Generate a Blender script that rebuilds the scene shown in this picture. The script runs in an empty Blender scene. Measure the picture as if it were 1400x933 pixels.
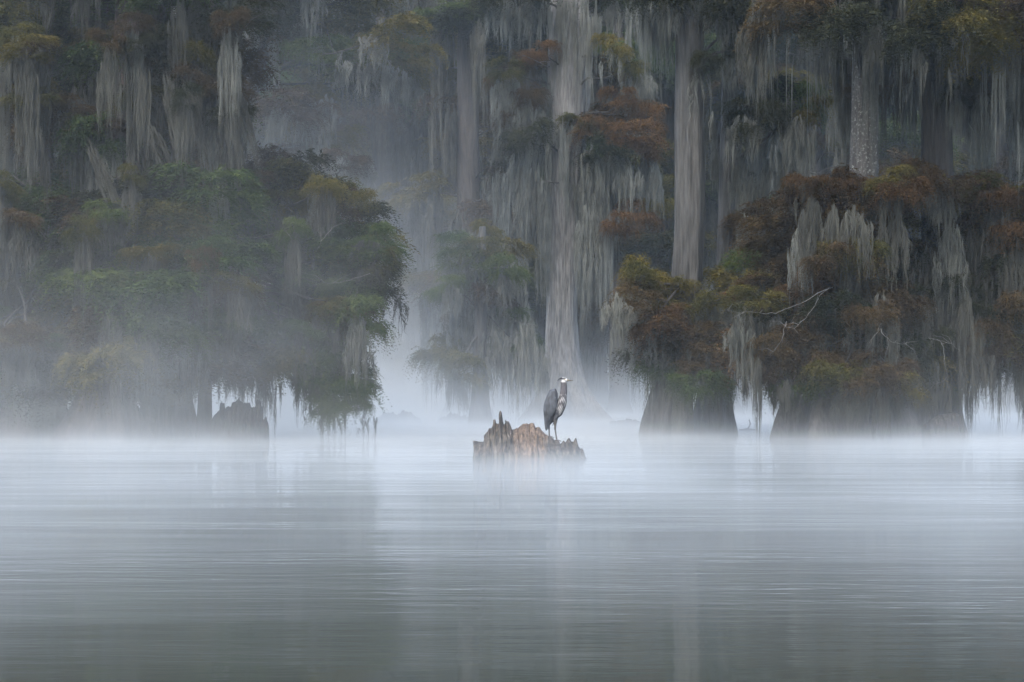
import bpy, bmesh, math, random
import numpy as np
from mathutils import Vector, noise

SC = bpy.context.scene
COL = SC.collection
R = math.radians
F = 2640.0          # focal length in pixels of the 1400 px wide picture
HZ = 540.0          # horizon row
CAM_H = 1.0         # eye height over the water (a low boat)

# ------------------------------------------------------------------ camera
cam = bpy.data.cameras.new('camera')
cam.sensor_width = 36.0
cam.lens = F / 1400 * 36
cam.shift_y = (HZ - 466.5) / 1400
cam.clip_start, cam.clip_end = 0.1, 3000
cam_o = bpy.data.objects.new('camera', cam)
COL.objects.link(cam_o)
cam_o.location = (0, 0, CAM_H)
cam_o.rotation_euler = (R(90), 0, 0)
SC.camera = cam_o

# ------------------------------------------------------------------ sky, sun, exposure
W = bpy.data.worlds.new('World')
SC.world = W
W.use_nodes = True
wn = W.node_tree
sky = wn.nodes.new('ShaderNodeTexSky')
sky.sky_type = 'NISHITA'
sky.sun_disc = False
SUN_EL, SUN_AZ = R(48), R(200)
sky.sun_elevation = SUN_EL
sky.sun_rotation = SUN_AZ
sky.air_density = 1.0
sky.dust_density = 2.6
sky.ozone_density = 0.5
bg = wn.nodes['Background']
wn.links.new(sky.outputs[0], bg.inputs[0])
bg.inputs[1].default_value = 0.15
sun = bpy.data.lights.new('sun', 'SUN')
sun.energy = 1.0
sun.angle = R(60)
sun.color = (1.0, 0.98, 0.94)
sun_o = bpy.data.objects.new('sun', sun)
COL.objects.link(sun_o)
sd = Vector((math.sin(SUN_AZ) * math.cos(SUN_EL), math.cos(SUN_AZ) * math.cos(SUN_EL), math.sin(SUN_EL)))
sun_o.rotation_euler = sd.to_track_quat('Z', 'Y').to_euler()
sun_o.location = (0, 0, 60)

SC.view_settings.view_transform = 'Standard'
SC.view_settings.look = 'None'
SC.view_settings.exposure = 1.6
SC.view_settings.gamma = 1
SC.view_settings.use_curve_mapping = False
SC.render.engine = 'CYCLES'
cy = SC.cycles
cy.use_denoising = True
cy.use_adaptive_sampling = True
cy.adaptive_threshold = 0.03
cy.max_bounces = 8
cy.diffuse_bounces = 2
cy.glossy_bounces = 2
cy.transmission_bounces = 2
cy.volume_bounces = 4
cy.transparent_max_bounces = 8
cy.volume_max_steps = 256

# ------------------------------------------------------------------ helpers
rng = random.Random(7)
nrng = np.random.default_rng(7)


def P(x, y, d):
    """the point of the place that stands d metres off in the direction of picture point x, y"""
    return Vector(((x - 700) / F * d, d, CAM_H + (HZ - y) / F * d))


def tag(o, label=None, cat=None, group=None, kind=None):
    if label: o['label'] = label
    if cat: o['category'] = cat
    if group: o['group'] = group
    if kind: o['kind'] = kind
    return o


def link(name, me, mat=None, parent=None, loc=(0, 0, 0)):
    o = bpy.data.objects.new(name, me)
    COL.objects.link(o)
    o.location = loc
    if mat is not None and me is not None and len(me.materials) == 0:
        me.materials.append(mat)
    if parent: o.parent = parent
    return o


def empty(name, loc):
    o = bpy.data.objects.new(name, None)
    COL.objects.link(o)
    o.location = loc
    o.empty_display_size = 0.3
    return o


def quad_mesh(name, v, q, smooth=False):
    v = np.asarray(v, dtype=np.float32).reshape(-1, 3)
    q = np.asarray(q, dtype=np.int32).reshape(-1, 4)
    me = bpy.data.meshes.new(name)
    me.vertices.add(len(v))
    me.vertices.foreach_set('co', v.ravel())
    me.loops.add(q.size)
    me.loops.foreach_set('vertex_index', q.ravel())
    me.polygons.add(len(q))
    me.polygons.foreach_set('loop_start', np.arange(0, q.size, 4, dtype=np.int32))
    me.polygons.foreach_set('loop_total', np.full(len(q), 4, dtype=np.int32))
    if smooth:
        me.polygons.foreach_set('use_smooth', np.ones(len(q), dtype=bool))
    me.update(calc_edges=True)
    me.validate()
    return me


def tube_arrays(pts, radii, n=7, flute=None):
    """rings of n points along a polyline"""
    pts = [Vector(p) for p in pts]
    vs, qs = [], []
    for i, p in enumerate(pts):
        a = pts[max(0, i - 1)]; b = pts[min(len(pts) - 1, i + 1)]
        t = (b - a).normalized()
        up = Vector((0, 0, 1)) if abs(t.z) < 0.9 else Vector((1, 0, 0))
        s = t.cross(up).normalized(); u = s.cross(t).normalized()
        for k in range(n):
            th = 2 * math.pi * k / n
            r = radii[i] * (flute(i, th) if flute else 1)
            vs.append(p + s * (math.cos(th) * r) + u * (math.sin(th) * r))
    for i in range(len(pts) - 1):
        for k in range(n):
            a = i * n + k; b = i * n + (k + 1) % n
            qs.append((a, b, b + n, a + n))
    return vs, qs


def merge(parts):
    V, Q, off = [], [], 0
    for v, q in parts:
        V += [tuple(x) for x in v]
        Q += [tuple(i + off for i in f) for f in q]
        off += len(v)
    return V, Q


def wobble(x, seed):
    x = np.asarray(x, dtype=float)
    return (np.sin(x * 1.0 + seed * 1.7) + 0.6 * np.sin(x * 2.3 + seed * 3.1) + 0.4 * np.sin(x * 4.7 + seed * 5.3)) / 2.0


# ------------------------------------------------------------------ materials
def new_mat(name):
    m = bpy.data.materials.new(name)
    m.use_nodes = True
    nt = m.node_tree
    nt.nodes.clear()
    return m, nt, nt.nodes.new('ShaderNodeOutputMaterial')


def N(nt, kind, **kw):
    n = nt.nodes.new(kind)
    for k, v in kw.items(): setattr(n, k, v)
    return n


def ramp(nt, fac, stops):
    r = N(nt, 'ShaderNodeValToRGB')
    while len(r.color_ramp.elements) < len(stops): r.color_ramp.elements.new(0.5)
    for e, (p, c) in zip(r.color_ramp.elements, stops):
        e.position = p
        e.color = (*c, 1) if len(c) == 3 else c
    nt.links.new(fac, r.inputs[0])
    return r.outputs[0]


def mapped_noise(nt, scale, nscale, detail=4, coord='Object', rough=0.6):
    tc = N(nt, 'ShaderNodeTexCoord'); mp = N(nt, 'ShaderNodeMapping')
    mp.inputs['Scale'].default_value = scale
    nt.links.new(tc.outputs[coord], mp.inputs[0])
    n = N(nt, 'ShaderNodeTexNoise')
    n.inputs['Scale'].default_value = nscale
    n.inputs['Detail'].default_value = detail
    n.inputs['Roughness'].default_value = rough
    nt.links.new(mp.outputs[0], n.inputs['Vector'])
    return n.outputs[0]


def leaf_mat(name, dark, mid, light, transl=0.25):
    m, nt, out = new_mat(name)
    geo = N(nt, 'ShaderNodeNewGeometry')
    n1 = N(nt, 'ShaderNodeTexNoise'); n1.inputs['Scale'].default_value = 2.2; n1.inputs['Detail'].default_value = 3
    nt.links.new(geo.outputs['Position'], n1.inputs['Vector'])
    oi = N(nt, 'ShaderNodeObjectInfo')
    ma = N(nt, 'ShaderNodeMath', operation='MULTIPLY_ADD')
    nt.links.new(oi.outputs['Random'], ma.inputs[0]); ma.inputs[1].default_value = 0.5
    sub = N(nt, 'ShaderNodeMath', operation='MULTIPLY_ADD')
    nt.links.new(n1.outputs[0], sub.inputs[0]); sub.inputs[1].default_value = 1.3; sub.inputs[2].default_value = -0.52
    nt.links.new(sub.outputs[0], ma.inputs[2])
    ri = N(nt, 'ShaderNodeMath', operation='MULTIPLY_ADD')
    nt.links.new(geo.outputs['Random Per Island'], ri.inputs[0]); ri.inputs[1].default_value = 0.5
    nt.links.new(ma.outputs[0], ri.inputs[2])
    c = ramp(nt, ri.outputs[0], [(0.1, dark), (0.5, mid), (1.0, light)])
    d = N(nt, 'ShaderNodeBsdfDiffuse'); t = N(nt, 'ShaderNodeBsdfTranslucent'); mx = N(nt, 'ShaderNodeMixShader')
    nt.links.new(c, d.inputs[0]); nt.links.new(c, t.inputs[0])
    mx.inputs[0].default_value = transl
    nt.links.new(d.outputs[0], mx.inputs[1]); nt.links.new(t.outputs[0], mx.inputs[2])
    nt.links.new(mx.outputs[0], out.inputs[0])
    return m


M = {}
M['green'] = leaf_mat('cypress_green', (0.029, 0.045, 0.018), (0.056, 0.085, 0.030), (0.099, 0.120, 0.037))
M['olive'] = leaf_mat('cypress_olive', (0.038, 0.042, 0.015), (0.079, 0.077, 0.025), (0.140, 0.112, 0.032))
M['rust'] = leaf_mat('cypress_rust', (0.032, 0.030, 0.015), (0.085, 0.051, 0.023), (0.145, 0.083, 0.036))
M['brown'] = leaf_mat('cypress_brown', (0.029, 0.022, 0.014), (0.061, 0.043, 0.024), (0.094, 0.068, 0.032))
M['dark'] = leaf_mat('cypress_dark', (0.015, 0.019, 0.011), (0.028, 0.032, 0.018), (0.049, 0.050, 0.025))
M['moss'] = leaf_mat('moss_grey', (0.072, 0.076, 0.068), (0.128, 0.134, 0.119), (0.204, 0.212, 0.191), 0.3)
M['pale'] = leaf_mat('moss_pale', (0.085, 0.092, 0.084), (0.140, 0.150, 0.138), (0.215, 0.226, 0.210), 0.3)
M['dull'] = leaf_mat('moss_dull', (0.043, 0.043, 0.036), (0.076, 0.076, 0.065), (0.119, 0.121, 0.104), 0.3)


def bark_mat(name, dark, light, speck=None):
    m, nt, out = new_mat(name)
    b = N(nt, 'ShaderNodeBsdfPrincipled')
    n1 = mapped_noise(nt, (5, 5, 0.5), 3.0, 6)
    n2 = mapped_noise(nt, (1, 1, 0.3), 1.2, 3)
    mi = N(nt, 'ShaderNodeMix', data_type='FLOAT'); mi.inputs[0].default_value = 0.4
    nt.links.new(n1, mi.inputs[2]); nt.links.new(n2, mi.inputs[3])
    c = ramp(nt, mi.outputs[0], [(0.38, dark), (0.62, light)])
    if speck:                                      # pale lichen, on the upper trunk only
        n3 = mapped_noise(nt, (1, 1, 0.8), 17, 6, rough=0.8)
        f = ramp(nt, n3, [(0.54, (0, 0, 0)), (0.66, (1, 1, 1))])
        tc = N(nt, 'ShaderNodeTexCoord'); sz = N(nt, 'ShaderNodeSeparateXYZ'); mr = N(nt, 'ShaderNodeMapRange')
        nt.links.new(tc.outputs['Object'], sz.inputs[0]); nt.links.new(sz.outputs[2], mr.inputs[0])
        mr.inputs[1].default_value = 4.0; mr.inputs[2].default_value = 6.0
        gate = N(nt, 'ShaderNodeMath', operation='MULTIPLY'); nt.links.new(f, gate.inputs[0]); nt.links.new(mr.outputs[0], gate.inputs[1])
        f = gate.outputs[0]
        mc = N(nt, 'ShaderNodeMix', data_type='RGBA')
        nt.links.new(f, mc.inputs[0]); nt.links.new(c, mc.inputs[6]); mc.inputs[7].default_value = (*speck, 1)
        c = mc.outputs[2]
    nt.links.new(c, b.inputs['Base Color'])
    b.inputs['Roughness'].default_value = 0.9
    bp = N(nt, 'ShaderNodeBump'); bp.inputs['Strength'].default_value = 0.9; bp.inputs['Distance'].default_value = 0.08
    nt.links.new(n1, bp.inputs['Height']); nt.links.new(bp.outputs[0], b.inputs['Normal'])
    nt.links.new(b.outputs[0], out.inputs[0])
    return m


M['bark'] = bark_mat('cypress_bark', (0.023, 0.023, 0.022), (0.086, 0.086, 0.083))
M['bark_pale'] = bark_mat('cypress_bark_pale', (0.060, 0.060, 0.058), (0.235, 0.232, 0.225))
M['bark_dark'] = bark_mat('cypress_bark_dark', (0.022, 0.020, 0.019), (0.059, 0.053, 0.049))
M['bark_red'] = bark_mat('cypress_bark_reddish', (0.032, 0.024, 0.022), (0.105, 0.078, 0.073))
M['bark_lichen'] = bark_mat('cypress_bark_lichen', (0.042, 0.038, 0.034), (0.115, 0.106, 0.096), (0.40, 0.41, 0.36))
M['twig'] = bark_mat('bare_twig', (0.08, 0.077, 0.072), (0.19, 0.185, 0.175))
M['branch'] = bark_mat('branch_bark', (0.025, 0.023, 0.020), (0.060, 0.056, 0.050))


def stump_mat(name, grey, brown, orange, centre=None):
    m, nt, out = new_mat(name)
    b = N(nt, 'ShaderNodeBsdfPrincipled')
    n1 = mapped_noise(nt, (9, 9, 0.9), 2.2, 6, rough=0.65)
    n2 = mapped_noise(nt, (2.4, 2.4, 1.0), 1.6, 3)
    c = ramp(nt, n1, [(0.38, tuple(x * 0.18 for x in grey)), (0.47, grey), (0.56, brown), (0.64, tuple(min(1, x * 3.4) for x in grey))])
    if orange:
        c2 = ramp(nt, n1, [(0.36, tuple(x * 0.25 for x in orange)), (0.5, orange), (0.64, tuple(min(1, x * 1.9) for x in orange))])
        tc = N(nt, 'ShaderNodeTexCoord'); sx = N(nt, 'ShaderNodeSeparateXYZ')
        nt.links.new(tc.outputs['Object'], sx.inputs[0])
        d = N(nt, 'ShaderNodeMath', operation='SUBTRACT'); nt.links.new(sx.outputs[0], d.inputs[0]); d.inputs[1].default_value = centre
        ab = N(nt, 'ShaderNodeMath', operation='ABSOLUTE'); nt.links.new(d.outputs[0], ab.inputs[0])
        ad = N(nt, 'ShaderNodeMath', operation='MULTIPLY_ADD'); nt.links.new(n2, ad.inputs[0]); ad.inputs[1].default_value = -0.42
        nt.links.new(ab.outputs[0], ad.inputs[2])
        f = ramp(nt, ad.outputs[0], [(-0.0, (1, 1, 1)), (0.07, (0, 0, 0))])
        mc = N(nt, 'ShaderNodeMix', data_type='RGBA')
        nt.links.new(f, mc.inputs[0]); nt.links.new(c, mc.inputs[6]); nt.links.new(c2, mc.inputs[7])
        c = mc.outputs[2]
    nt.links.new(c, b.inputs['Base Color'])
    b.inputs['Roughness'].default_value = 0.85
    bp = N(nt, 'ShaderNodeBump'); bp.inputs['Strength'].default_value = 0.8; bp.inputs['Distance'].default_value = 0.03
    nt.links.new(n1, bp.inputs['Height']); nt.links.new(bp.outputs[0], b.inputs['Normal'])
    nt.links.new(b.outputs[0], out.inputs[0])
    return m


M['stump'] = stump_mat('weathered_stump_wood', (0.043, 0.039, 0.034), (0.080, 0.064, 0.049), (0.105, 0.077, 0.057), -0.02)
M['stump_dark'] = stump_mat('wet_stump_wood', (0.018, 0.017, 0.016), (0.028, 0.026, 0.025), None)


def plain(name, c, rough=0.7, nscale=60, amount=0.35, bump=0.2):
    m, nt, out = new_mat(name)
    b = N(nt, 'ShaderNodeBsdfPrincipled')
    n1 = mapped_noise(nt, (1, 1, 0.35), nscale, 3)
    cc = ramp(nt, n1, [(0.3, tuple(x * (1 - amount) for x in c)), (0.7, tuple(min(1, x * (1 + amount)) for x in c))])
    nt.links.new(cc, b.inputs['Base Color'])
    b.inputs['Roughness'].default_value = rough
    bp = N(nt, 'ShaderNodeBump'); bp.inputs['Strength'].default_value = bump; bp.inputs['Distance'].default_value = 0.01
    nt.links.new(n1, bp.inputs['Height']); nt.links.new(bp.outputs[0], b.inputs['Normal'])
    nt.links.new(b.outputs[0], out.inputs[0])
    return m


# ------------------------------------------------------------------ water
def water_material():
    m, nt, out = new_mat('swamp_water')
    b = N(nt, 'ShaderNodeBsdfPrincipled')
    b.inputs['Base Color'].default_value = (0.028, 0.034, 0.024, 1)
    b.inputs['Roughness'].default_value = 0.055
    b.inputs['IOR'].default_value = 1.333
    n1 = mapped_noise(nt, (0.55, 2.2, 1), 2.4, 3)
    n2 = mapped_noise(nt, (0.10, 0.5, 1), 1.1, 2)
    n3 = mapped_noise(nt, (0.05, 0.16, 1), 1.0, 3)               # calm and ruffled patches
    pr = ramp(nt, n3, [(0.43, (.03, .03, .03)), (0.60, (1, 1, 1))])
    pm = N(nt, 'ShaderNodeMath', operation='MULTIPLY'); nt.links.new(n1, pm.inputs[0]); nt.links.new(pr, pm.inputs[1])
    a = N(nt, 'ShaderNodeMath', operation='MULTIPLY_ADD')
    nt.links.new(n2, a.inputs[0]); a.inputs[1].default_value = 2.2
    nt.links.new(pm.outputs[0], a.inputs[2])
    bp = N(nt, 'ShaderNodeBump'); bp.inputs['Strength'].default_value = 0.36; bp.inputs['Distance'].default_value = 0.018
    nt.links.new(a.outputs[0], bp.inputs['Height']); nt.links.new(bp.outputs[0], b.inputs['Normal'])
    nt.links.new(b.outputs[0], out.inputs[0])
    return m


me = quad_mesh('water', [(-700, -300, 0), (700, -300, 0), (700, 1200, 0), (-700, 1200, 0)], [(0, 1, 2, 3)])
tag(link('water', me, water_material()), kind='structure')


# ------------------------------------------------------------------ air
def volume_mat(name, density, color=(0.74, 0.89, 1.0)):
    m, nt, out = new_mat(name)
    v = N(nt, 'ShaderNodeVolumePrincipled')
    v.inputs['Color'].default_value = (*color, 1)
    v.inputs['Density'].default_value = density
    v.inputs['Density Attribute'].default_value = ''
    v.inputs['Color Attribute'].default_value = ''
    v.inputs['Temperature Attribute'].default_value = ''
    v.inputs['Anisotropy'].default_value = 0.15
    nt.links.new(v.outputs[0], out.inputs['Volume'])
    return m


def air_box(name, lo, hi, density):
    x0, y0, z0 = lo; x1, y1, z1 = hi
    v = [(x, y, z) for x in (x0, x1) for y in (y0, y1) for z in (z0, z1)]
    q = [(0, 1, 3, 2), (4, 6, 7, 5), (0, 4, 5, 1), (2, 3, 7, 6), (0, 2, 6, 4), (1, 5, 7, 3)]
    return tag(link(name, quad_mesh(name, v, q), volume_mat(name, density)), kind='stuff')


air_box('haze', (-760, -320, -1), (760, 1260, 50), 0.00055)


def mist_material():
    """ground mist: thins with height, drifts in wisps, lies thickest over the open channel and under the left bank"""
    m, nt, out = new_mat('ground_mist')
    L = nt.links.new
    geo = N(nt, 'ShaderNodeNewGeometry'); sx = N(nt, 'ShaderNodeSeparateXYZ')
    L(geo.outputs['Position'], sx.inputs[0])

    def mth(op, a, b=None, c=None):
        n = N(nt, 'ShaderNodeMath', operation=op)
        for k, v in enumerate((a, b, c)):
            if v is None: continue
            if isinstance(v, (int, float)): n.inputs[k].default_value = v
            else: L(v, n.inputs[k])
        return n.outputs[0]

    def smooth(v, lo, hi):
        n = N(nt, 'ShaderNodeMapRange', interpolation_type='SMOOTHSTEP')
        L(v, n.inputs[0]); n.inputs[1].default_value = lo; n.inputs[2].default_value = hi
        return n.outputs[0]

    def wisps(scale, sc, lo, hi):
        mp = N(nt, 'ShaderNodeMapping'); mp.inputs['Scale'].default_value = scale
        L(geo.outputs['Position'], mp.inputs[0])
        n = N(nt, 'ShaderNodeTexNoise'); n.inputs['Scale'].default_value = sc; n.inputs['Detail'].default_value = 2
        L(mp.outputs[0], n.inputs['Vector'])
        mr = N(nt, 'ShaderNodeMapRange'); L(n.outputs[0], mr.inputs[0])
        mr.inputs[1].default_value = .32; mr.inputs[2].default_value = .68; mr.inputs[3].default_value = lo; mr.inputs[4].default_value = hi
        return mr.outputs[0]
    x, y, z = sx.outputs
    zz = mth('MAXIMUM', z, 0.0)
    ex = lambda h: mth('EXPONENT', mth('MULTIPLY', zz, -1.0 / h))
    low = mth('MULTIPLY', mth('MULTIPLY', ex(LOW_H), LOW_A), mth('MULTIPLY', smooth(y, 2, 13), mth('MULTIPLY_ADD', smooth(x, -13, -3), .45, .55)))
    mid = mth('MULTIPLY', mth('MULTIPLY', ex(MID_H), MID_A), smooth(y, MID_Y0, MID_Y1))
    left = mth('MULTIPLY', mth('MULTIPLY', ex(LEFT_H), LEFT_A), mth('MULTIPLY', smooth(y, 33, 37), smooth(x, 2, -7)))
    far = mth('MULTIPLY', mth('MULTIPLY', ex(FAR_H), FAR_A), smooth(y, 75, 98))
    w1 = mth('MULTIPLY', wisps((1, .45, 1.6), .14, .25, 1.75), wisps((1, .6, 2.5), .5, .6, 1.4))
    tot = mth('MULTIPLY', mth('ADD', mth('ADD', low, mid), mth('ADD', left, far)), w1)
    v = N(nt, 'ShaderNodeVolumePrincipled')
    v.inputs['Color'].default_value = (0.945, 0.985, 1.0, 1)
    v.inputs['Anisotropy'].default_value = 0.15
    for k in ('Density Attribute', 'Color Attribute', 'Temperature Attribute'): v.inputs[k].default_value = ''
    L(tot, v.inputs['Density'])
    L(v.outputs[0], out.inputs['Volume'])
    return m


LOW_H, LOW_A = 0.14, 0.122
MID_H, MID_A, MID_Y0, MID_Y1 = 0.85, 0.042, 31, 48
LEFT_H, LEFT_A = 3.4, 0.031
FAR_H, FAR_A = 2.7, 0.024
mist = air_box('mist', (-150, 2, -0.3), (150, 186, 12), 0.01)
mist.data.materials[0] = mist_material()
cy.volume_step_rate = 0.15
cy.volume_preview_step_rate = 0.15

# ------------------------------------------------------------------ foliage and moss library
def spray_clump(seed, n_spray=360, leaf_len=0.125, leaf_w=0.022, per=28):
    """a flattened bough of feathery cypress sprays, about one metre in radius"""
    g = np.random.default_rng(seed)
    V = []; Q = []; off = 0
    nl = 6
    lobes = np.stack([np.cos(np.arange(nl) * 6.283 / nl + g.uniform(0, 1)) * g.uniform(.25, .75, nl),
                      np.sin(np.arange(nl) * 6.283 / nl + g.uniform(0, 1)) * g.uniform(.25, .7, nl),
                      g.uniform(-.42, .30, nl)], 1)
    for s in range(n_spray):
        c = lobes[g.integers(nl)]
        o = c + np.array([*np.clip(g.normal(0, .2, 2), -.34, .34), min(abs(g.normal(0, .10)), .2) - 0.06])
        az = math.atan2(o[1], o[0]) + g.normal(0, .8)
        ln = g.uniform(.25, .55)
        t = np.linspace(0, 1, per // 2)
        droop = g.uniform(.25, 1.1)
        lift = g.uniform(-.05, .22)
        px = o[0] + np.cos(az) * ln * t
        py = o[1] + np.sin(az) * ln * t
        pz = o[2] + lift * ln * t * 1.5 - droop * ln * t * t * 1.6
        side = np.array([-math.sin(az), math.cos(az), 0])
        fwd = np.array([math.cos(az), math.sin(az), 0])
        roll = g.normal(0, .5)
        for sg in (-1, 1):
            L = leaf_len * (1.15 - .6 * t) * g.uniform(.8, 1.25, len(t))
            d = side[None, :] * sg * math.cos(roll) + fwd[None, :] * .9 + np.array([0, 0, -.25 + sg * math.sin(roll) * .8])[None, :]
            d = d + g.normal(0, .22, (len(t), 3))
            d /= np.linalg.norm(d, axis=1)[:, None]
            b = np.stack([px, py, pz], 1) + g.normal(0, .008, (len(t), 3))
            tip = b + d * L[:, None]
            wv = np.cross(d, np.array([0, 0, 1.0]) + g.normal(0, .5, (len(t), 3)))
            wv /= np.linalg.norm(wv, axis=1)[:, None] + 1e-9
            w = leaf_w * g.uniform(.7, 1.3, len(t))[:, None] * .5
            mid = b + d * L[:, None] * .45
            v = np.stack([b, mid + wv * w, tip, mid - wv * w], 1).reshape(-1, 3)
            V.append(v)
            k = len(t)
            Q.append(np.arange(4 * k).reshape(k, 4) + off)
            off += 4 * k
    return quad_mesh('foliage', np.concatenate(V), np.concatenate(Q))


def moss_curtain(seed, tufts=13, fil=20, seg=7, spread=0.5, depth=0.16, ragged=0.5, width=0.018):
    """Spanish moss: bundles of fine strands that hang from a bough; top at z = 0, about one metre long and wide"""
    g = np.random.default_rng(seed)
    V = []; Q = []; off = 0
    for k in range(tufts):
        x0 = g.uniform(-spread, spread); y0 = g.uniform(-depth, depth)
        L0 = (1 - ragged) + ragged * g.uniform(0, 1) ** 1.6
        L0 *= 1 - .45 * (abs(x0) / spread) ** 3
        z0 = -0.30 * abs(x0 / spread) ** 1.5 - abs(g.normal(0, .22))
        lean = g.normal(0, .06); ph = g.uniform(0, 6)
        tw = g.uniform(.012, .05)
        for f in range(fil):
            t = np.linspace(0, 1, seg + 1)
            fx = g.normal(0, tw); fy = g.normal(0, tw)
            L = L0 * g.uniform(.45, 1.0) * (1.1 - .3 * min(2.5, math.hypot(fx, fy) / tw)) if f > 1 else L0 * g.uniform(.95, 1.15)
            L = max(L, .1)
            nar = (.35 + .65 * np.clip(t / .25, 0, 1)) * (1 - .8 * t)
            st = g.uniform(-.07, .05)
            x = x0 + fx * nar + lean * t + .035 * np.sin(t * g.uniform(3, 8) + ph) + np.cumsum(g.normal(0, .012, seg + 1))
            y = y0 + fy * nar + .02 * np.cos(t * 4 + ph) + np.cumsum(g.normal(0, .012, seg + 1))
            z = z0 + st - L * t
            a = g.uniform(0, math.pi)
            w = width * g.uniform(.5, 1.4) * (1 - .75 * t ** 1.5) * .5
            dx = np.cos(a) * w; dy = np.sin(a) * w
            l = np.stack([x - dx, y - dy, z], 1); r = np.stack([x + dx, y + dy, z], 1)
            v = np.stack([l, r], 1).reshape(-1, 3)
            i = np.arange(seg)
            q = np.stack([2 * i, 2 * i + 1, 2 * i + 3, 2 * i + 2], 1) + off
            V.append(v); Q.append(q); off += len(v)
    return quad_mesh('hanging_moss', np.concatenate(V), np.concatenate(Q))


CLUMPS = [spray_clump(10 + i) for i in range(8)]
FINE = [spray_clump(40 + i, 400, .11, .020, 28) for i in range(4)]
CURTAINS = [moss_curtain(100 + i, tufts=38, ragged=.72, depth=.28) for i in range(6)]
STRINGS = [moss_curtain(200 + i, tufts=9, fil=13, ragged=.75, spread=.4) for i in range(5)]
TUFTS = [moss_curtain(300 + i, tufts=2, fil=34, ragged=.25, spread=.06, depth=.05, seg=9) for i in range(5)]
for me_ in CLUMPS + FINE + CURTAINS + STRINGS + TUFTS:
    me_.materials.append(M['green'])


def part_copy(name, me, mat, parent, loc, scale, rotz=0.0, tilt=(0, 0)):
    o = bpy.data.objects.new(name, me)
    COL.objects.link(o)
    o.parent = parent
    o.location = loc
    o.scale = scale
    o.rotation_euler = (tilt[0], tilt[1], rotz)
    o.material_slots[0].link = 'OBJECT'
    o.material_slots[0].material = mat
    return o


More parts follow.
